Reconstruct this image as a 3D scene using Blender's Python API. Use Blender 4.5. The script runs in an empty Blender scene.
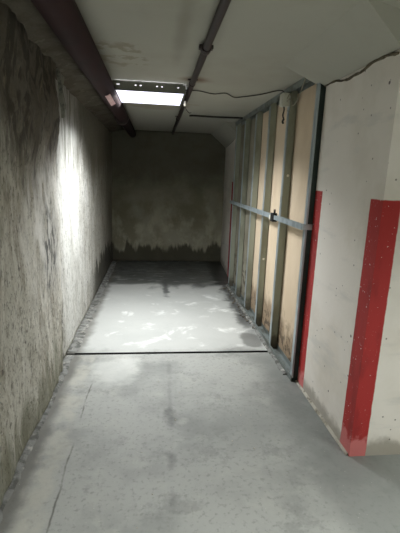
import bpy, bmesh, math, random
from mathutils import Vector, Matrix, noise
random.seed(7)
S = bpy.context.scene
COL = S.collection
R = math.radians

# ------------------------------------------------------------------ camera
cam_d = bpy.data.cameras.new('camera')
cam = bpy.data.objects.new('camera', cam_d)
COL.objects.link(cam)
S.camera = cam
pitch, yaw, roll = .2202, .1174, .0369
fw = Vector((math.sin(yaw)*math.cos(pitch), math.cos(yaw)*math.cos(pitch), -math.sin(pitch)))
rt = Vector((math.cos(yaw), -math.sin(yaw), 0))
up = rt.cross(fw)
r2 = rt*math.cos(roll) + up*math.sin(roll)
u2 = -rt*math.sin(roll) + up*math.cos(roll)
m = Matrix.Identity(4)
for i in range(3):
    m[i][0], m[i][1], m[i][2] = r2[i], u2[i], -fw[i]
m[2][3] = 1.5
cam.matrix_world = m
cam_d.sensor_fit = 'VERTICAL'
cam_d.sensor_height = 24
cam_d.lens = 400.45/533*24
cam_d.clip_start = .02

# ------------------------------------------------------------------ world, lights, exposure
w = bpy.data.worlds.new('world')
S.world = w
w.use_nodes = True
w.node_tree.nodes['Background'].inputs[0].default_value = (.5, .55, .5, 1)
w.node_tree.nodes['Background'].inputs[1].default_value = .1

def area(name, loc, sx, sy, power, color, spread, rot=(0, 0, 0)):
    l = bpy.data.lights.new(name, 'AREA')
    l.shape = 'RECTANGLE'; l.size = sx; l.size_y = sy
    l.energy = power; l.color = color; l.spread = R(spread)
    o = bpy.data.objects.new(name, l)
    o.location = loc; o.rotation_euler = rot
    COL.objects.link(o)
    return o
area('garage_tube_light', (.15, -.9, 2.16), 1.2, .4, 92, (.985, 1, .975), 106)
area('garage_tube_light', (2.3, .2, 2.16), 1.2, .4, 36, (.97, 1, .97), 130)
area('troffer_light', (-.06, 3.72, 2.128), .54, .5, 36, (.96, .98, 1), 138)

vs = S.view_settings
vs.view_transform = 'Standard'
vs.look = 'None'
vs.gamma = 1
vs.use_curve_mapping = False
vs.exposure = .42

# ------------------------------------------------------------------ materials
def lin(c):
    return tuple(((v/255)/12.92 if v/255 <= .04045 else ((v/255+.055)/1.055)**2.4) for v in c)

class M:
    def __init__(s, name, base, rough=.8, metal=0, spec=.5):
        s.m = bpy.data.materials.new(name); s.m.use_nodes = True
        s.t = s.m.node_tree; s.n = s.t.nodes; s.l = s.t.links
        s.b = s.n['Principled BSDF']
        s.b.inputs['Base Color'].default_value = (*lin(base), 1)
        s.b.inputs['Roughness'].default_value = rough
        s.b.inputs['Metallic'].default_value = metal
        s.b.inputs['Specular IOR Level'].default_value = spec
        s.c = None; s.base = base
        tc = s.n.new('ShaderNodeTexCoord'); s.co = tc.outputs['Object']
        sp = s.n.new('ShaderNodeSeparateXYZ'); s.l.new(s.co, sp.inputs[0])
        s.x, s.y, s.z = sp.outputs
    def put(s, v, sock):
        if hasattr(v, 'is_linked'): s.l.new(v, sock)
        else: sock.default_value = v
    def noise(s, scale=1, vec=(1, 1, 1), detail=5, rough=.6, off=(0, 0, 0), dist=0):
        mp = s.n.new('ShaderNodeMapping'); s.l.new(s.co, mp.inputs[0])
        mp.inputs['Scale'].default_value = vec; mp.inputs['Location'].default_value = off
        t = s.n.new('ShaderNodeTexNoise'); s.l.new(mp.outputs[0], t.inputs['Vector'])
        t.inputs['Scale'].default_value = scale; t.inputs['Detail'].default_value = detail
        t.inputs['Roughness'].default_value = rough; t.inputs['Distortion'].default_value = dist
        return t.outputs[0]
    def vor(s, scale, vec=(1, 1, 1), off=(0, 0, 0)):
        mp = s.n.new('ShaderNodeMapping'); s.l.new(s.co, mp.inputs[0])
        mp.inputs['Scale'].default_value = vec; mp.inputs['Location'].default_value = off
        t = s.n.new('ShaderNodeTexVoronoi'); s.l.new(mp.outputs[0], t.inputs['Vector'])
        t.inputs['Scale'].default_value = scale
        return t.outputs['Distance']
    def op(s, o, a, b=0, c=None):
        t = s.n.new('ShaderNodeMath'); t.operation = o
        s.put(a, t.inputs[0]); s.put(b, t.inputs[1])
        if c is not None: s.put(c, t.inputs[2])
        return t.outputs[0]
    def mul(s, a, b): return s.op('MULTIPLY', a, b)
    def add(s, a, b): return s.op('ADD', a, b)
    def sub(s, a, b): return s.op('SUBTRACT', a, b)
    def mx(s, a, b): return s.op('MAXIMUM', a, b)
    def ramp(s, v, a, b, lo=0, hi=1, smooth=True):
        t = s.n.new('ShaderNodeMapRange'); t.clamp = True
        if smooth: t.interpolation_type = 'SMOOTHSTEP'
        s.put(v, t.inputs[0])
        if a > b: a, b, lo, hi = b, a, hi, lo
        for i, q in zip((1, 2, 3, 4), (a, b, lo, hi)): t.inputs[i].default_value = q
        return t.outputs[0]
    def band(s, v, a, b, e=.01):
        return s.mul(s.ramp(v, a-e, a+e), s.ramp(v, b+e, b-e))
    def blob(s, cx, cy, rx, ry, ax='xy', jit=.5, nscale=4, edge=.35):
        A = getattr(s, ax[0]); B = getattr(s, ax[1])
        dx = s.op('DIVIDE', s.sub(A, cx), rx); dy = s.op('DIVIDE', s.sub(B, cy), ry)
        d = s.op('SQRT', s.add(s.mul(dx, dx), s.mul(dy, dy)))
        d = s.add(d, s.mul(s.sub(s.noise(nscale, off=(cx, cy, 3)), .5), jit*2))
        return s.ramp(d, 1, 1-edge)
    def lay(s, col, fac, k=1):
        t = s.n.new('ShaderNodeMix'); t.data_type = 'RGBA'
        if k != 1: fac = s.mul(fac, k)
        s.put(fac, t.inputs[0])
        if s.c is None: t.inputs[6].default_value = (*lin(s.base), 1)
        else: s.l.new(s.c, t.inputs[6])
        t.inputs[7].default_value = (*lin(col), 1)
        s.c = t.outputs[2]
        s.l.new(s.c, s.b.inputs['Base Color'])
        return s
    def rough(s, v): s.l.new(v, s.b.inputs['Roughness']); return s
    def bump(s, h, strength=.4, dist=.01):
        t = s.n.new('ShaderNodeBump'); t.inputs['Strength'].default_value = strength
        t.inputs['Distance'].default_value = dist
        s.l.new(h, t.inputs['Height']); s.l.new(t.outputs[0], s.b.inputs['Normal'])
        return s

# floor ------------------------------------------------------------
f = M('concrete_floor', (158, 160, 155), .75)
n1 = f.noise(1.3); n2 = f.noise(6, off=(4, 2, 0)); n3 = f.noise(40)
f.lay((118, 121, 117), f.ramp(n1, .42, .65), .75)
f.lay((166, 167, 160), f.ramp(n2, .52, .7), .55)
f.lay((110, 112, 108), f.ramp(n3, .52, .7), .5)
f.lay((104, 107, 103), f.ramp(f.noise(3.2, off=(6, 6, 0), rough=.75), .54, .66), .4)
# pale smooth slab beyond the drain, bleached patches
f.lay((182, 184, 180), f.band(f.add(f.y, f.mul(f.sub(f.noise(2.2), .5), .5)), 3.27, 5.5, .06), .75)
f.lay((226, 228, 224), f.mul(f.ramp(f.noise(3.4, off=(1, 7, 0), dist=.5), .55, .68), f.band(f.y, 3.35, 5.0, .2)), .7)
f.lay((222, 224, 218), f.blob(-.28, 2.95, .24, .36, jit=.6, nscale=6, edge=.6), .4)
# wet dark floor at the far end
wet = f.ramp(f.add(f.y, f.add(f.mul(f.sub(f.noise(1.8, off=(3, 1, 0), dist=1), .5), 1.3), f.mul(f.sub(f.noise(7), .5), .3))), 5.3, 5.6)
f.lay((74, 78, 76), wet, .92)
f.lay((150, 152, 150), f.mul(f.ramp(f.noise(3, vec=(1, 2.2, 1), off=(8, 1, 0), dist=2), .53, .62), f.ramp(f.y, 5.4, 5.7)), .6)
f.lay((44, 46, 44), f.mul(f.ramp(f.noise(2.4, vec=(1, 2, 1), off=(2, 9, 0), dist=2), .5, .6), f.ramp(f.y, 5.6, 6.1)), .85)
f.lay((62, 66, 66), f.blob(.16, 5.3, .06, .5, jit=1, nscale=7, edge=.7), .8)
# the band along the left wall and the right frame
f.lay((88, 86, 78), f.ramp(f.add(f.x, f.mul(f.sub(f.noise(5), .5), .14)), -.55, -.64), .75)
f.lay((180, 178, 166), f.mul(f.band(f.add(f.x, f.mul(f.sub(f.noise(3.5), .5), .16)), -.6, -.48, .03), f.mul(f.ramp(f.y, 3.3, 3.1), f.ramp(f.noise(7, off=(2, 2, 8)), .35, .6))), .6)
f.lay((92, 92, 86), f.band(f.add(f.x, f.mul(f.sub(f.noise(3, off=(5, 5, 0)), .5), .05)), -.448, -.440, .004), f.mul(f.ramp(f.y, 2.9, 2.6), f.ramp(f.noise(4, off=(1, 1, 6)), .4, .6)))
f.lay((40, 42, 40), f.mul(f.ramp(f.add(f.x, f.mul(f.sub(f.noise(5, off=(0, 5, 0)), .5), .35)), .86, .98), f.ramp(f.y, 3.3, 4.1)), .85)
f.lay((60, 60, 56), f.blob(.93, 3.5, .12, .22, jit=.5, nscale=6), .6)
f.lay((112, 116, 112), f.ramp(f.add(f.x, f.mul(f.sub(f.noise(3), .5), .2)), .78, .95), f.mul(f.ramp(f.y, 3.25, 3.1), .6))
# central line of drips
for cx, cy, rx, ry, k in ((.13, 2.95, .03, .25, .3), (.11, 2.3, .06, .16, .7), (.12, 2.5, .02, .4, .25), (.105, 1.9, .035, .1, .4), (.1, 1.62, .025, .12, .35)):
    f.lay((84, 86, 84), f.blob(cx, cy, rx, ry, jit=1.1, nscale=12, edge=.9), k)
f.lay((100, 104, 101), f.blob(.65, 2.2, .4, .4, jit=.5, nscale=3, edge=.9), .4)
f.lay((196, 194, 184), f.ramp(f.vor(22), .075, .04), .35)
f.rough(f.ramp(wet, 0, 1, .62, .3))
f.bump(f.add(f.mul(n3, .5), f.noise(9)), .25, .008)
FLOOR = f.m

# left wall --------------------------------------------------------
def streaky(name, near):
    a = M(name, (200, 198, 187) if near else (204, 204, 198), .85)
    s1 = a.noise(3, vec=(1, 2, .7), dist=.8); s2 = a.noise(9, vec=(1, 3, .35), off=(3, 2, 1)); s3 = a.noise(45)
    a.lay((150, 144, 128) if near else (168, 166, 156), a.ramp(s1, .44, .62), .7)
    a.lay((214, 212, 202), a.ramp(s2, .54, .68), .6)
    a.lay((96, 92, 80), a.ramp(a.noise(16, vec=(1, 2, .7), off=(5, 5, 5)), .56, .66), .5)
    a.lay((66, 63, 54), a.ramp(s3, .55, .68), .55)
    a.lay((58, 54, 46), a.ramp(a.noise(28, vec=(1, 1.4, .8), off=(4, 1, 1)), .56, .64), .55)
    a.lay((222, 220, 212), a.ramp(a.noise(34, vec=(1, 1.4, .7), off=(8, 1, 1)), .6, .68), .5)
    if near: a.lay((228, 227, 221), a.mul(a.blob(2.65, 1.15, .6, .75, 'yz', .5, 4, .9), a.ramp(a.noise(8, vec=(1, 1.5, .5), off=(6, 6, 1)), .35, .58)), .85)  # lit middle of the near wall, painted in as whitened patches
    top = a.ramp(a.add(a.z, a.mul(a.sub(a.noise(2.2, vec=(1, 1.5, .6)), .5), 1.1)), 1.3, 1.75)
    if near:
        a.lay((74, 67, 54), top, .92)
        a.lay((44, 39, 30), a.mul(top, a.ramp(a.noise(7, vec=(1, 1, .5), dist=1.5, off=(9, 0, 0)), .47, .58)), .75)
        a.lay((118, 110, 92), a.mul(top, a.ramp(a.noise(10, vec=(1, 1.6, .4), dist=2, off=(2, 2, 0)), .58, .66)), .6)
        a.lay((48, 50, 54), a.mul(a.blob(2.72, .98, .2, .42, 'yz', .5, 5, .6), a.ramp(a.noise(20, vec=(1, 2.2, .6)), .48, .56)), .85)
        a.lay((90, 92, 84), a.blob(2.75, 1.1, .28, .6, 'yz', .5, 5, .8), .3)
        a.lay((52, 50, 44), a.mul(a.ramp(a.y, 2.93, 3.0), a.ramp(a.noise(11, vec=(1, 1, .4)), .42, .55)), .75)
    else:
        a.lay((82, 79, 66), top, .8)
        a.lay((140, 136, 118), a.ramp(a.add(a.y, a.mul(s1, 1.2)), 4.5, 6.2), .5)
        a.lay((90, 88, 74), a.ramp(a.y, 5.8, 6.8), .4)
        a.lay((214, 216, 210), a.mul(a.band(a.y, 3.2, 4.0, .25), a.ramp(s2, .35, .6)), .5)  # paler beside the ceiling light: its pool of light painted into the colour
        a.lay((44, 46, 46), a.mul(a.band(a.add(a.y, a.mul(a.sub(a.noise(5), .5), .08)), 3.07, 3.14, .03), a.ramp(a.noise(30, vec=(1, 1.5, .5)), .48, .56)), .8)
    low = a.sub(a.z, a.mul(a.noise(4, vec=(1, 2.5, .3)), .8))
    if near:
        a.lay((92, 94, 70), a.ramp(low, -.05, -.3), .65)
    else:
        wetl = a.mul(a.ramp(low, -.02, -.06), a.ramp(a.y, 4.4, 5.2))
        a.lay((48, 48, 36), wetl, .85)
    a.bump(a.add(a.mul(s2, .25), a.add(a.noise(22, vec=(1, 1, .6)), a.mul(s3, .5))), .5, .012)
    return a.m
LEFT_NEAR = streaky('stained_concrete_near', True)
LEFT_FAR = streaky('stained_concrete_far', False)

a = M('brown_raw_concrete', (88, 82, 70), .9)
a.lay((66, 58, 44), a.ramp(a.noise(5), .42, .6), .8); a.lay((120, 115, 100), a.ramp(a.noise(13, off=(3, 0, 0)), .56, .66), .5)
a.bump(a.noise(20), .6, .012); LEFTTOP = a.m
b = M('damp_concrete', (158, 156, 138), .85)
b.lay((124, 121, 98), b.ramp(b.noise(2.2), .42, .62), .7)
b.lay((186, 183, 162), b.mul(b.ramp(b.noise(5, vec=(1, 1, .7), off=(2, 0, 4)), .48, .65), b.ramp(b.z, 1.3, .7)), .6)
b.lay((74, 72, 60), b.ramp(b.add(b.z, b.mul(b.noise(3), .6)), 1.1, 2.0), .8)  # darker upper wall: shade above the lamp's cut-off, painted into the colour
b.lay((62, 60, 46), b.ramp(b.sub(b.z, b.mul(b.noise(5.5, vec=(1, 1, .15), detail=4), .95)), -.14, -.24), .9)
b.bump(b.noise(14), .6, .015)
BACK = b.m

wpos = M('painted_concrete', (230, 225, 217), .7)
wpos.lay((214, 206, 193), wpos.ramp(wpos.noise(2.2), .45, .68), .5)
wpos.lay((192, 185, 168), wpos.ramp(wpos.noise(1.4, off=(4, 4, 4)), .5, .7), .35)
wpos.lay((112, 106, 90), wpos.mul(wpos.ramp(wpos.sub(wpos.z, wpos.mul(wpos.noise(7), .26)), .0, -.09), 1), .6)
wpos.lay((190, 190, 186), wpos.ramp(wpos.noise(2, vec=(1, 1, 4), off=(7, 0, 0)), .55, .7), .4)
# small knocks and specks
wpos.lay((58, 50, 44), wpos.ramp(wpos.vor(6, off=(.3, .2, .6)), .06, .04), .85)
wpos.lay((74, 64, 54), wpos.ramp(wpos.vor(14, off=(2, 1, .5)), .09, .05), .75)
# red bands painted on the corner and beside the metal frame, worn to pink at the foot
edge = wpos.mul(wpos.sub(wpos.noise(18), .5), .008)
ze = wpos.add(wpos.z, edge)
onx = wpos.ramp(wpos.x, 1.103, 1.100)      # the side face
bandA = wpos.mul(onx, wpos.mul(wpos.band(wpos.add(wpos.y, edge), 1.80, 1.965, .003), wpos.ramp(ze, 1.425, 1.418)))
bandB = wpos.mul(wpos.band(wpos.add(wpos.x, edge), 1.0, 1.193, .003), wpos.mul(wpos.ramp(wpos.y, 1.8515, 1.8505), wpos.ramp(ze, 1.425, 1.418)))
bandC = wpos.mul(wpos.band(wpos.add(wpos.y, edge), 2.575, 2.80, .003), wpos.ramp(ze, 1.44, 1.433))
bandD = wpos.mul(wpos.band(wpos.y, 5.4, 6.05, .004), wpos.ramp(ze, 1.45, 1.44))
red = wpos.mx(wpos.mx(bandA, bandB), wpos.mx(bandC, bandD))
chip = wpos.ramp(wpos.noise(60, off=(1, 1, 9)), .69, .65)
wpos.lay((168, 14, 14), wpos.mul(red, chip), .97)
wpos.lay((128, 32, 32), wpos.mul(red, wpos.ramp(wpos.noise(7, vec=(1, 1, .4)), .5, .65)), .5)
wpos.lay((204, 120, 118), wpos.mul(red, wpos.ramp(wpos.sub(wpos.z, wpos.mul(wpos.noise(16), .22)), .02, -.03)), .9)
wpos.bump(wpos.add(wpos.noise(7), wpos.mul(wpos.noise(50), .3)), .3, .01)
WHITE = wpos.m

c = M('painted_ceiling', (158, 157, 146), .85)
c.lay((148, 146, 134), c.ramp(c.noise(1.6), .45, .65), .5)
c.lay((120, 112, 90), c.mul(c.blob(-.22, 2.75, .2, .35, jit=.7, nscale=7), c.ramp(c.noise(8), .48, .56)), .6)
c.lay((98, 62, 34), c.blob(.30, 3.28, .16, .13, jit=.4, nscale=7, edge=.9), .75)
c.lay((96, 94, 78), c.blob(.13, 2.2, .06, .9, jit=.4, nscale=4, edge=.9), .35)
c.lay((120, 104, 78), c.blob(.02, 4.5, .4, .3, jit=.7, nscale=5), .35)
c.bump(c.noise(12), .15, .005)
CEIL = c.m

g = M('galvanised_steel', (172, 184, 188), .4, .45)
g.lay((128, 140, 142), g.ramp(g.noise(14, vec=(1, 1, .4)), .45, .65), .6)
g.lay((120, 112, 90), g.ramp(g.noise(7), .6, .72), .4)
GALV = g.m
g = M('track_steel', (132, 140, 138), .5, .4)
g.lay((86, 88, 80), g.ramp(g.noise(9, vec=(1, .5, 1)), .42, .62), .8); TRACK = g.m
g = M('stud_steel', (150, 154, 138), .55, .25)
g.lay((112, 110, 92), g.ramp(g.noise(6, vec=(1, 1, .3)), .45, .65), .6)
g.lay((64, 50, 36), g.ramp(g.sub(g.z, g.mul(g.noise(12), .3)), .05, -.1), .7)
STUD = g.m
g = M('dark_green_steel', (50, 66, 60), .5, .3)
g.lay((24, 28, 26), g.ramp(g.noise(8, vec=(1, 1, .3)), .45, .6), .6)
DARKG = g.m
g = M('tan_board', (208, 190, 164), .85)
g.lay((190, 170, 142), g.ramp(g.noise(3, vec=(1, 1, .5)), .45, .68), .5)
g.lay((120, 98, 74), g.ramp(g.sub(g.z, g.mul(g.noise(7, vec=(1, 1, .5)), .75)), .02, -.2), .75)
g.lay((52, 44, 36), g.mul(g.ramp(g.z, .45, .05), g.ramp(g.noise(16, off=(3, 3, 3)), .5, .58)), .75)
BOARD = g.m
g = M('grey_board', (150, 146, 130), .85)
g.lay((112, 104, 84), g.ramp(g.noise(4, vec=(1, 1, .5)), .42, .62), .6)
g.lay((60, 50, 36), g.mul(g.ramp(g.z, .9, .2), g.ramp(g.noise(9), .5, .58)), .8)
GREYB = g.m
g = M('maroon_pipe_paint', (44, 24, 25), .75, spec=.25)
g.lay((30, 22, 22), g.ramp(g.noise(5), .45, .65), .7)
PIPE = g.m
g = M('dark_pipe_paint', (46, 36, 34), .55); g.lay((70, 48, 34), g.ramp(g.noise(9), .55, .7), .5); DPIPE = g.m
g = M('lamp_housing', (120, 122, 112), .5, .2); g.lay((88, 86, 76), g.ramp(g.noise(10), .5, .7), .5); HOUSE = g.m
g = M('black_cable', (38, 34, 30), .6); g.lay((64, 58, 50), g.ramp(g.noise(20), .5, .7), .5); CABLE = g.m
g = M('pale_wire', (150, 148, 132), .6); g.lay((110, 106, 92), g.ramp(g.noise(20), .5, .7), .5); WIRE = g.m
g = M('box_plastic', (190, 190, 178), .6); g.lay((150, 146, 134), g.ramp(g.noise(20), .5, .7), .5); BOXM = g.m
g = M('black_rubber', (20, 20, 20), .6); g.lay((40, 38, 36), g.ramp(g.noise(20), .5, .7), .5); BLACK = g.m
g = M('white_plastic', (226, 222, 206), .5); g.lay((190, 184, 168), g.ramp(g.noise(20), .5, .7), .5); WPLAS = g.m
g = M('rubble', (96, 90, 80), .9); g.lay((40, 36, 32), g.ramp(g.noise(30), .45, .6), .8); RUB = g.m
g = M('pale_cement', (178, 174, 162), .9); g.lay((120, 114, 98), g.ramp(g.noise(9), .45, .62), .7)
g.lay((70, 64, 54), g.ramp(g.noise(26), .55, .65), .6); g.bump(g.noise(30), .7, .01); CEM = g.m
g = M('damp_cement', (124, 125, 121), .9); g.lay((66, 66, 60), g.ramp(g.noise(14), .42, .6), .75)
g.lay((170, 168, 160), g.ramp(g.noise(13, off=(3, 0, 0)), .56, .66), .7); g.bump(g.noise(24), .9, .012); GUT = g.m
g = M('crack_sealant', (96, 88, 70), .9); g.lay((56, 50, 38), g.ramp(g.noise(14), .45, .6), .8); SEAL = g.m
g = M('drain_steel', (34, 34, 33), .6, .4); g.lay((18, 18, 18), g.ramp(g.noise(10), .4, .6), .8); DRAIN = g.m
g = M('torn_membrane', (140, 140, 128), .8); g.lay((70, 72, 68), g.ramp(g.noise(18), .45, .6), .7); TORN = g.m
g = M('pink_tape', (226, 196, 196), .5); g.lay((200, 150, 150), g.ramp(g.noise(20), .45, .6), .6); PINK = g.m
def emit(name, col, st, streak=False):
    g = M(name, col, .4)
    g.b.inputs['Emission Color'].default_value = (*lin(col), 1)
    g.b.inputs['Emission Strength'].default_value = st
    if streak:
        g.l.new(g.ramp(g.noise(7, vec=(3, 12, 1)), .35, .6, .75*st, 1.25*st), g.b.inputs['Emission Strength'])
    return g.m
TUBE = emit('lit_tube', (255, 255, 255), 5)
DIFF = emit('lit_diffuser', (236, 236, 255), 1.25, True)

# ------------------------------------------------------------------ mesh helpers
def box(bm, x0, x1, y0, y1, z0, z1, bev=0):
    vs_ = [bm.verts.new((x, y, z)) for z in (z0, z1) for y in (y0, y1) for x in (x0, x1)]
    fs = [(0, 2, 3, 1), (4, 5, 7, 6), (0, 1, 5, 4), (2, 6, 7, 3), (0, 4, 6, 2), (1, 3, 7, 5)]
    F = [bm.faces.new([vs_[i] for i in q]) for q in fs]
    if bev:
        es = list({e for q in F for e in q.edges})
        bmesh.ops.bevel(bm, geom=es, offset=bev, segments=2, affect='EDGES', profile=.5)

def prism(bm, pts, axis, a, b_):
    """closed outline pts (2D) swept along axis from a to b_"""
    def P(p, t):
        return {'y': (p[0], t, p[1]), 'x': (t, p[0], p[1]), 'z': (p[0], p[1], t)}[axis]
    A = [bm.verts.new(P(p, a)) for p in pts]; B = [bm.verts.new(P(p, b_)) for p in pts]
    n = len(pts)
    bm.faces.new(A); bm.faces.new(B[::-1])
    for i in range(n): bm.faces.new((A[i], B[i], B[(i+1) % n], A[(i+1) % n]))

def tube(bm, pts, r, seg=10, rs=None, smooth=True):
    pts = [Vector(p) for p in pts]
    rings = []
    for i, p in enumerate(pts):
        d = (pts[min(i+1, len(pts)-1)]-pts[max(i-1, 0)]).normalized()
        a = d.cross(Vector((0, 0, 1)))
        if a.length < .05: a = d.cross(Vector((1, 0, 0)))
        a.normalize(); b_ = d.cross(a)
        rr = rs[i] if rs else r
        rings.append([bm.verts.new(p + (a*math.cos(t)+b_*math.sin(t))*rr) for t in [2*math.pi*k/seg for k in range(seg)]])
    for A, B in zip(rings, rings[1:]):
        for k in range(seg):
            q = bm.faces.new((A[k], A[(k+1) % seg], B[(k+1) % seg], B[k])); q.smooth = smooth
    bm.faces.new(rings[0][::-1]); bm.faces.new(rings[-1])

def spline(pts, n=8):
    P = [Vector(p) for p in pts]; P = [P[0]*2-P[1]]+P+[P[-1]*2-P[-2]]
    out = []
    for i in range(1, len(P)-2):
        for k in range(n):
            t = k/n; a, b_, c_, d = P[i-1:i+3]
            out.append(.5*((2*b_)+(c_-a)*t+(2*a-5*b_+4*c_-d)*t*t+(3*b_-a-3*c_+d)*t**3))
    out.append(P[-2]); return out

def obj(name, bm, mat, parent=None):
    bmesh.ops.recalc_face_normals(bm, faces=bm.faces[:])
    me = bpy.data.meshes.new(name); bm.to_mesh(me); bm.free()
    me.materials.append(mat)
    o = bpy.data.objects.new(name, me); COL.objects.link(o)
    if parent:
        o.parent = parent
        # shapes are written in world positions: bring them to the parent's frame
        q = parent; off = Vector()
        while q: off += q.location; q = q.parent
        me.transform(Matrix.Translation(-off))
    return o
def struct(name, bm, mat, parent=None):
    o = obj(name, bm, mat, parent); o['kind'] = 'structure'; return o
def tag(o, label, cat, group=None):
    o['label'] = label; o['category'] = cat
    if group: o['group'] = group
    return o
def thing(name, label, cat, loc, group=None):
    o = bpy.data.objects.new(name, None); COL.objects.link(o); o.location = loc
    o.empty_display_size = .1
    return tag(o, label, cat, group)
def fb(v, s=1): return noise.fractal(Vector(v)*s, 1, 2, 4)
def recentre(o):
    me = o.data; c_ = sum((v.co for v in me.vertices), Vector())/len(me.vertices)
    me.transform(Matrix.Translation(-c_)); o.location = c_
    return o

H = 2.22
YB = 7.05
# ------------------------------------------------------------------ floor
bm = bmesh.new()
def slab(y0, y1):
    box(bm, -1, 4, y0, y1, -.15, 0)
slab(-4, 3.215); slab(3.25, 7.4)
box(bm, -1, 4, 3.2, 3.26, -.15, -.05)
struct('floor', bm, FLOOR)

# ------------------------------------------------------------------ left wall
def rough_wall(name, mat, y0, y1, z1, X, step, amp, endjag=0, thick=.3, top_bulge=0):
    bm = bmesh.new()
    ny = int((y1-y0)/step); nz = int(z1/step)
    G = []
    for j in range(nz+1):
        row = []
        z = z1*j/nz
        for i in range(ny+1):
            y = y0+(y1-y0)*i/ny
            t = max(0, (y-(y1-.12))/.12)
            yy = y + endjag*t*(fb((3, 1, z*5))*.9+.25*fb((3, 8, z*22))+.1)
            x = X + amp*fb((0, y*2.2, z*1.1)) + amp*.5*fb((5, y*9, z*4))
            if top_bulge:
                k = max(0, min(1, (z-1.45)/.35))
                x += top_bulge*k*(.5+.8*fb((7, y*3, z*2.5))) + .012*k*fb((9, y*14, z*6))
            if endjag: x -= .03*t**3
            row.append(bm.verts.new((x, yy, z)))
        G.append(row)
    for j in range(nz):
        for i in range(ny):
            q = bm.faces.new((G[j][i], G[j][i+1], G[j+1][i+1], G[j+1][i])); q.smooth = True
    # sides and back so that the wall is a solid
    per = [G[0][i] for i in range(ny+1)]+[G[j][ny] for j in range(1, nz+1)]+[G[nz][i] for i in range(ny-1, -1, -1)]+[G[j][0] for j in range(nz-1, 0, -1)]
    bk = [bm.verts.new((X-thick, v.co.y, v.co.z)) for v in per]
    for i in range(len(per)):
        j = (i+1) % len(per)
        bm.faces.new((per[j], per[i], bk[i], bk[j]))
    bm.faces.new(bk)
    return struct(name, bm, mat)
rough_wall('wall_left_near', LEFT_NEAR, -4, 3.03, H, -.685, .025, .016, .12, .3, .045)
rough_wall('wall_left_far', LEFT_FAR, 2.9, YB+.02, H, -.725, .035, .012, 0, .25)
# ------------------------------------------------------------------ back wall
bm = bmesh.new()
nx, nz = 60, 60
G = [[bm.verts.new((-.8+2.2*i/nx, YB+.012*fb((i*.12, 0, j*.12))+.0, H*j/nz)) for i in range(nx+1)] for j in range(nz+1)]
for j in range(nz):
    for i in range(nx):
        bm.faces.new((G[j][i], G[j][i+1], G[j+1][i+1], G[j+1][i])).smooth = True
r_ = bmesh.ops.extrude_face_region(bm, geom=bm.faces[:])
for v in r_['geom']:
    if isinstance(v, bmesh.types.BMVert): v.co.y = YB+.3
struct('wall_back', bm, BACK)
# ------------------------------------------------------------------ right wall: near block, recess, far block
bm = bmesh.new()
box(bm, 1.098, 4, 1.85, 2.69, 0, H)
struct('wall_right_near', bm, WHITE)
bm = bmesh.new()
box(bm, 1.19, 4, 2.69, 5.52, 0, H)
struct('wall_right_recess', bm, GREYB)
bm = bmesh.new()
# outline in x/y: nearly flush with the frame, stepping back a little to the end wall
prism(bm, [(1.115, 5.52), (4, 5.52), (4, YB+.3), (1.2, YB+.3), (1.2, YB), (1.16, 6.2)], 'z', 0, H)
struct('wall_right_far', bm, WHITE)
# haunches where the ceiling thickens towards the block walls
bm = bmesh.new()
A = [(.82, 1.70, H), (1.2, 1.86, H), (1.2, 1.86, 2.0), (1.098, 1.86, 2.098)]
B = [(.825, 2.745, H), (1.2, 2.745, H), (1.2, 2.745, 2.0), (1.098, 2.745, 2.105)]
va = [bm.verts.new(p) for p in A]; vb = [bm.verts.new(p) for p in B]
bm.faces.new(va); bm.faces.new(vb[::-1])
for i in range(4): bm.faces.new((va[i], vb[i], vb[(i+1) % 4], va[(i+1) % 4]))
struct('trim_1', bm, CEIL)
bm = bmesh.new()
prism(bm, [(.93, H), (1.3, H), (1.3, 1.9), (1.15, 2.04)], 'y', 5.52, YB+.05)
struct('trim_2', bm, CEIL)
bm = bmesh.new()
prev = None
for i in range(160):
    y = -4+(YB+4.05)*i/159
    j = .02*fb((1, y*3, 4))
    ring = [bm.verts.new(p) for p in ((-.80, y, H), (-.80, y, 2.13), (-.72+j, y, 2.165+j), (-.60+j, y, 2.205+.3*j), (-.5+j, y, H))]
    if prev:
        for k in range(5): bm.faces.new((prev[k], prev[(k+1) % 5], ring[(k+1) % 5], ring[k])).smooth = True
    else: bm.faces.new(ring)
    prev = ring
bm.faces.new(prev[::-1])
struct('trim_8', bm, LEFTTOP)
# far ends of the garage behind the viewpoint
bm = bmesh.new(); box(bm, -1, 4.2, -4.2, -4, 0, H); struct('wall_rear', bm, WHITE)
bm = bmesh.new(); box(bm, 4, 4.2, -4, 2, 0, H); struct('wall_right_side', bm, WHITE)
# ------------------------------------------------------------------ ceiling
bm = bmesh.new(); box(bm, -1, 4.2, -4.2, 7.4, H, H+.2); struct('ceiling', bm, CEIL)

# cement fillet along the right block and the frame; rough gutter kerb along the left wall
def kerb(name, mat, pts, height, width, side, step=.04, jag=.3):
    bm = bmesh.new(); prev = None
    (x0, y0), (x1, y1) = pts
    n = int(abs(y1-y0)/step)
    for i in range(n+1):
        t = i/n; x = x0+(x1-x0)*t; y = y0+(y1-y0)*t
        wd = width*(1+jag*fb((1, y*7, 2))); hh = height*(1+jag*fb((4, y*9, 2)))
        ring = [bm.verts.new((x-side*.02, y, 0.0)), bm.verts.new((x+side*wd, y, .0)),
                bm.verts.new((x+side*wd*.8, y, hh*.5)), bm.verts.new((x+side*wd*.3, y, hh*.85)), bm.verts.new((x-side*.02, y, hh))]
        if prev:
            for k in range(5):
                bm.faces.new((prev[k], prev[(k+1) % 5], ring[(k+1) % 5], ring[k]))
        else: bm.faces.new(ring)
        prev = ring
    bm.faces.new(prev[::-1])
    return struct(name, bm, mat)
kerb('trim_3', CEM, ((1.098, 1.86), (1.098, 2.74)), .012, .016, -1)
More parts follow.
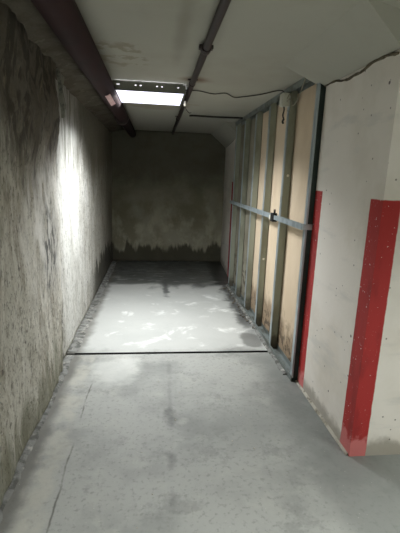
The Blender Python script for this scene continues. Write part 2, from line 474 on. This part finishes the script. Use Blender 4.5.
kerb('trim_4', GUT, ((-.72, 3.27), (-.72, 7.0)), .007, .075, 1, step=.025, jag=.9)
kerb('trim_5', GUT, ((-.69, .2), (-.69, 3.2)), .012, .035, 1, jag=.6)
kerb('trim_6', GUT, ((1.05, 2.8), (1.05, 5.45)), .014, .03, -1, jag=.5)
# wavy sealed crack between the block wall and its haunch
bm = bmesh.new()
P = []; RS = []
for i in range(60):
    t = i/59; y = 1.88+(2.735-1.88)*t
    P.append((1.095, y, 2.096+.012*math.sin(t*9)+.01*fb((3, y*6, 1))-.012*(1-t)))
    RS.append(.0045+.0045*(fb((8, y*10, 1))+.6)*(1.3-t*.6))
tube(bm, P, .01, 7, RS)
struct('trim_7', bm, SEAL)

# ------------------------------------------------------------------ floor drain slot
t = thing('floor_drain', 'narrow black drain slot crossing the floor from wall to metal frame', 'drain', (.2, 3.232, -.05))
bm = bmesh.new(); box(bm, -.66, 1.045, 3.2155, 3.2495, -.05, -.03); obj('channel', bm, DRAIN, t)
for y in (3.2155, 3.2455):
    bm = bmesh.new(); box(bm, -.66, 1.045, y, y+.004, -.03, .002); obj('edge_strip', bm, DRAIN, t)

# ------------------------------------------------------------------ metal stud partition
FX = 1.055
t = thing('metal_stud_frame', 'galvanised metal stud frame with horizontal rail and tan boards along the right side', 'metal frame', (1.08, 4.15, 0))
def c_stud(y, mat, flange=.04, depth=.06, z0=.004, z1=H-.03):
    bm = bmesh.new(); k = .003
    # C section: web towards the camera side, flanges front and back, returns
    pts = [(FX, y), (FX+depth, y), (FX+depth, y+flange), (FX+depth-k, y+flange), (FX+depth-k, y+k), (FX+k, y+k),
           (FX+k, y+flange-k), (FX+.014, y+flange-k), (FX+.014, y+flange), (FX, y+flange)]
    prism(bm, pts, 'z', z0, z1)
    return bm
studs = [2.70, 3.29, 3.835, 4.35, 4.88, 5.40]
for i, y in enumerate(studs):
    o = obj('stud', c_stud(y, STUD), DARKG if i == 0 else STUD, t)
    # bright front lip of each stud
    bm = bmesh.new()
    if i == 0: box(bm, FX-.004, FX+.009, y-.004, y-.0005, .03, H-.06)
    else: box(bm, FX-.003, FX+.003, y-.003, y-.0005, .03, H-.06)
    box(bm, FX-.0028, FX-.0003, y-.001, y+.04, .03, H-.06); obj('front_flange', bm, GALV, o)
    if i in (1, 2):
        z = 1.535 if i == 1 else .72
        bm = bmesh.new(); tube(bm, [(FX+.035, y-.003, z), (FX+.035, y+.0005, z)], .011, 14, smooth=False); q = obj('round_cap', bm, WPLAS, o); q['label'] = 'small white round cap'
def track(name, z0, z1, up_):
    bm = bmesh.new(); k = .003
    if up_: pts = [(FX-.003-k, z0), (FX+.066, z0), (FX+.066, z1), (FX+.066-k, z1), (FX+.066-k, z0+k), (FX-.003, z0+k), (FX-.003, z1), (FX-.003-k, z1)]
    else: pts = [(FX-.003-k, z1), (FX+.066, z1), (FX+.066, z0), (FX+.066-k, z0), (FX+.066-k, z1-k), (FX-.003, z1-k), (FX-.003, z0), (FX-.003-k, z0)]
    prism(bm, pts, 'y', 2.695, 5.48)
    return obj(name, bm, TRACK, t)
track('bottom_track', 0.001, .045, True)
track('top_track', H-.05, H-.001, False)
# mid rail: a small channel clipped across the studs, top a little dusty
bm = bmesh.new()
z = 1.165
prism(bm, [(FX-.034, z-.002), (FX-.006, z-.002), (FX-.006, z+.036), (FX-.009, z+.036), (FX-.009, z+.001), (FX-.031, z+.001), (FX-.031, z+.036), (FX-.034, z+.036)], 'y', 2.70, 5.48)
obj('cross_rail', bm, GALV, t)
bm = bmesh.new(); box(bm, FX-.033, FX+.04, 2.68, 2.694, z+.0, z+.04, .002); obj('end_bracket', bm, GALV, t)
bm = bmesh.new(); box(bm, FX-.044, FX-.003, 3.37, 3.44, z-.022, z+.052, .003)
box(bm, FX-.034, FX-.022, 3.365, 3.385, z+.03, z+.085); o = obj('rail_clamp', bm, BLACK, t); o['label'] = 'black clamp with a white tag'
bm = bmesh.new(); box(bm, FX-.046, FX-.0345, 3.441, 3.475, z-.012, z+.03, .001); obj('clamp_tag', bm, WPLAS, o)
for i in range(6):
    y0 = studs[i]+.042; y1 = studs[i+1]-.002 if i < 5 else 5.6
    bm = bmesh.new(); box(bm, FX+.068, FX+.083, y0-.035, y1+.006, .01, H-.02, .001)
    obj('board', bm, BOARD if i < 3 else GREYB, t)

# ------------------------------------------------------------------ pipes
t = thing('ceiling_pipe', 'thick dark maroon pipe running under the ceiling along the left wall', 'pipe', (-.385, 2, 2.13))
bm = bmesh.new(); tube(bm, [(-.40, -3.9, 2.133), (-.387, 2.2, 2.133), (-.375, YB-.005, 2.155)], .076, 32, [.07, .072, .06]); obj('barrel', bm, PIPE, t)
for y in (1.1, 4.9):
    bm = bmesh.new(); tube(bm, [(-.387, y, 2.128), (-.387, y+.06, 2.128)], .078, 32)
    tube(bm, [(-.387, y+.03, 2.19), (-.387, y+.03, H)], .008, 8); obj('pipe_hanger', bm, DPIPE, t)
bm = bmesh.new(); A = []
for k in range(7):
    an = R(-78+k*5)
    A.append([bm.verts.new((-.386+rr_*math.cos(an), y, 2.128+rr_*math.sin(an))) for y in (3.2, 3.62) for rr_ in (.0765, .0785)])
for a_, b_ in zip(A, A[1:]):
    for i, j in ((0, 1), (1, 3), (3, 2), (2, 0)): bm.faces.new((a_[i], a_[j], b_[j], b_[i]))
bm.faces.new([A[0][i] for i in (0, 1, 3, 2)]); bm.faces.new([A[-1][i] for i in (0, 2, 3, 1)])
o = obj('tape_strip', bm, PINK, t); o['label'] = 'pale pinkish strip of tape'
t = thing('conduit_pipe', 'thin dark pipe on the ceiling, running from above the camera to the back wall', 'pipe', (.27, 2, 2.19))
bm = bmesh.new(); tube(bm, [(.268, -3.9, 2.189), (.272, 2.4, 2.189), (.285, YB-.02, 2.189)], .0205, 18); obj('barrel', bm, DPIPE, t)
bm = bmesh.new(); tube(bm, [(.272, 2.37, 2.189), (.272, 2.375, 2.189), (.272, 2.425, 2.189), (.272, 2.43, 2.189)], .03, 16, [.025, .028, .028, .025])
for s in (-1, 1): box(bm, .272+s*.03-.009, .272+s*.03+.009, 2.38, 2.42, 2.185, 2.206, .003)
obj('coupling', bm, DPIPE, t)
for y in (3.25, 5.2):
    bm = bmesh.new(); tube(bm, [(.274, y, 2.189), (.274, y+.03, 2.189)], .0235, 16); box(bm, .240, .315, y+.004, y+.026, 2.212, H-.0005); obj('pipe_clip', bm, DPIPE, t)

# ------------------------------------------------------------------ ceiling light
lx0, lx1, ly0, ly1, lz = -.36, .235, 3.43, 4.02, 2.148
t = thing('ceiling_light', 'lit square ceiling light with grey housing and white diffuser', 'ceiling light', ((lx0+lx1)/2, 3.72, H))
bm = bmesh.new(); box(bm, lx0+.02, lx1-.02, ly0+.02, ly1, H-.012, H-.001); obj('top_plate', bm, HOUSE, t)
def panel_with_holes(name, y, th):
    bm = bmesh.new(); nx_, z0, z1 = 46, lz, H-.014
    holes = {4, 5, 15, 18, 28, 31, 41}
    xs = [lx0+(lx1-lx0)*i/nx_ for i in range(nx_+1)]; zs = [z0, z0+.034, z0+.042, z1]
    V = {}
    for yy in (0, 1):
        for i, x in enumerate(xs):
            for j, z_ in enumerate(zs):
                V[yy, i, j] = bm.verts.new((x, y+yy*th, z_))
    solid = lambda i, j: 0 <= i < nx_ and 0 <= j < 3 and not (j == 1 and i in holes)
    for i in range(nx_):
        for j in range(3):
            if not solid(i, j): continue
            bm.faces.new((V[0, i, j], V[0, i+1, j], V[0, i+1, j+1], V[0, i, j+1]))
            bm.faces.new((V[1, i, j], V[1, i, j+1], V[1, i+1, j+1], V[1, i+1, j]))
            for di, dj, a, b_ in ((-1, 0, (0, 0), (0, 1)), (1, 0, (1, 0), (1, 1)), (0, -1, (0, 0), (1, 0)), (0, 1, (0, 1), (1, 1))):
                if not solid(i+di, j+dj):
                    bm.faces.new((V[0, i+a[0], j+a[1]], V[0, i+b_[0], j+b_[1]], V[1, i+b_[0], j+b_[1]], V[1, i+a[0], j+a[1]]))
    return obj(name, bm, HOUSE, t)
panel_with_holes('side_panel', ly0, .004)
for a in ((lx0, lx0+.004, ly0+.004, ly1), (lx1-.004, lx1, ly0+.004, ly1), (lx0+.004, lx1-.004, ly1-.004, ly1)):
    bm = bmesh.new(); box(bm, *a, lz, H-.012); obj('side_panel', bm, HOUSE, t)
bm = bmesh.new(); box(bm, lx0+.012, lx1-.012, ly0+.01, ly1-.01, lz-.001, lz+.004); obj('diffuser', bm, DIFF, t)
bm = bmesh.new()
for a in ((lx0, lx1, ly0, ly0+.01), (lx0, lx1, ly1-.01, ly1), (lx0, lx0+.012, ly0+.01, ly1-.01), (lx1-.012, lx1, ly0+.01, ly1-.01)):
    box(bm, *a, lz-.004, lz+.002)
obj('rim', bm, HOUSE, t)
for k in range(4):
    y = ly0+.05+k*.15
    bm = bmesh.new(); tube(bm, [(lx0+.03, y, lz+.03), (lx1-.03, y, lz+.03)], .012, 12); obj('tube', bm, TUBE, t)

# connector hanging by the light
t = thing('wire_connector', 'small white connector dangling on wires beside the lit ceiling light', 'connector', (.26, 3.62, 2.1))
bm = bmesh.new(); box(bm, .240, .257, 3.63, 3.645, 2.085, 2.125, .003); obj('plug', bm, WPLAS, t)
bm = bmesh.new(); tube(bm, spline([(.238, 3.6, 2.165), (.246, 3.62, 2.158), (.247, 3.637, 2.15), (.249, 3.637, 2.122)]), .0035, 6); obj('wire', bm, CABLE, t)
bm = bmesh.new(); tube(bm, spline([(.249, 3.637, 2.088), (.260, 3.645, 2.06), (.29, 3.66, 2.035), (.305, 3.66, 2.04)]), .003, 6); obj('wire_tail', bm, CABLE, t)

# ceiling cable from the light to the junction box
bm = bmesh.new()
P = spline([(.24, 3.60, 2.205), (.30, 3.60, 2.208), (.38, 3.64, 2.212), (.50, 3.72, 2.212), (.60, 3.66, 2.212), (.70, 3.80, 2.21), (.80, 3.74, 2.212), (.9, 3.62, 2.212), (1.0, 3.40, 2.208), (1.02, 3.31, 2.17)], 6)
tube(bm, P, .0045, 6)
tag(recentre(obj('ceiling_cable', bm, CABLE)), 'dark wavy cable stretched over the ceiling from the light to the grey junction box', 'cable')
# thin rod fixed to the ceiling further back
bm = bmesh.new(); tube(bm, [(.40, 5.0, 2.20), (.44, 5.02, 2.206), (.7, 5.04, 2.206), (1.04, 5.0, 2.206)], .010, 8)
tag(recentre(obj('ceiling_rod', bm, CABLE)), 'short thin straight rod across the ceiling behind the light', 'rod')

# junction box on the frame
t = thing('junction_box', 'grey junction box with loose wires at the top of the metal frame', 'junction box', (1.01, 3.36, 2.1))
bm = bmesh.new(); box(bm, .985, 1.043, 3.25, 3.32, 2.065, 2.165, .006); obj('body', bm, BOXM, t)
bm = bmesh.new(); box(bm, .979, .9845, 3.255, 3.315, 2.072, 2.158, .002); obj('lid', bm, BOXM, t)
bm = bmesh.new(); tube(bm, spline([(1.01, 3.285, 2.067), (1.012, 3.28, 2.04), (1.005, 3.28, 2.0), (1.012, 3.27, 1.97)]), .006, 6)
tube(bm, spline([(1.012, 3.27, 1.97), (1.0, 3.26, 1.95), (1.008, 3.26, 1.935)]), .008, 6); obj('hanging_wire', bm, CABLE, t)
bm = bmesh.new(); tube(bm, spline([(1.02, 3.25, 2.12), (1.03, 3.22, 2.15), (1.035, 3.18, 2.10), (1.03, 3.12, 2.05), (1.035, 3.04, 2.08), (1.04, 2.97, 2.16), (1.04, 2.93, 2.2)]), .0035, 6)
tube(bm, spline([(1.02, 3.25, 2.10), (1.03, 3.21, 2.11), (1.03, 3.16, 2.07), (1.03, 3.18, 2.02), (1.025, 3.24, 2.03)]), .003, 6); obj('loose_wire', bm, WIRE, t)

# torn membrane hanging where the left wall steps back
bm = bmesh.new()
out = [(3.03, 2.19), (3.17, 2.155), (3.13, 2.07), (3.11, 1.95), (3.08, 1.87), (3.05, 1.98), (3.03, 2.08)]
prism(bm, [(a, b_) for a, b_ in out], 'x', -.668, -.648)
bmesh.ops.triangulate(bm, faces=bm.faces[:])
bmesh.ops.subdivide_edges(bm, edges=bm.edges[:], cuts=2, use_grid_fill=True)
for v in bm.verts: v.co.x += .02*fb(v.co, 9); v.co.y += .012*fb(v.co+Vector((3, 3, 3)), 12)
tag(recentre(obj('torn_membrane', bm, TORN)), 'torn pale flap hanging at the top of the left wall step', 'torn flap')

# ------------------------------------------------------------------ rubble
def stone_mesh(seed, r, mat):
    bm = bmesh.new(); bmesh.ops.create_icosphere(bm, subdivisions=2, radius=r)
    for v in bm.verts:
        v.co *= 1+.45*fb(v.co/r*1.3+Vector((seed, 0, 0))); v.co.z = max(v.co.z*.7, -r*.35)
    me = bpy.data.meshes.new('stone'); bm.to_mesh(me); bm.free(); me.materials.append(mat); return me
MS = [stone_mesh(i*3.3, .013, RUB) for i in range(4)]
def scatter(name, n, fx, label, cat, group, meshes, smin, smax):
    used = []
    k = 0; tries = 0
    while k < n and tries < 4000:
        tries += 1
        x, y = fx(); s = random.uniform(smin, smax); rr = .02*s
        if any((x-a)**2+(y-b_)**2 < (rr+c_)**2 for a, b_, c_ in used): continue
        used.append((x, y, rr))
        o = bpy.data.objects.new(name, meshes[k % len(meshes)]); COL.objects.link(o)
        o.scale = (s, s*random.uniform(.7, 1.2), s*.8); o.rotation_euler.z = random.uniform(0, 6)
        o.location = (x, y, .013*.35*s*.8)
        tag(o, label, cat, group); k += 1
scatter('rubble_stone', 34, lambda: (lambda y: (1.025-abs(random.gauss(0, .025)), y))(random.triangular(3.7, 5.45, 5.0)),
        'small dark bit of rubble on the floor at the foot of the metal frame', 'rubble', 'rubble bits along the foot of the frame', MS, .6, 1.5)
MC = [stone_mesh(50+i*3.3, .010, CEM) for i in range(3)]
scatter('cement_crumb', 14, lambda: (random.uniform(-.5, .6), random.uniform(1.4, 3.0)),
        'tiny pale crumb of cement lying loose on the near grey floor', 'crumb', 'cement crumbs on the near floor', MC, .3, .6)
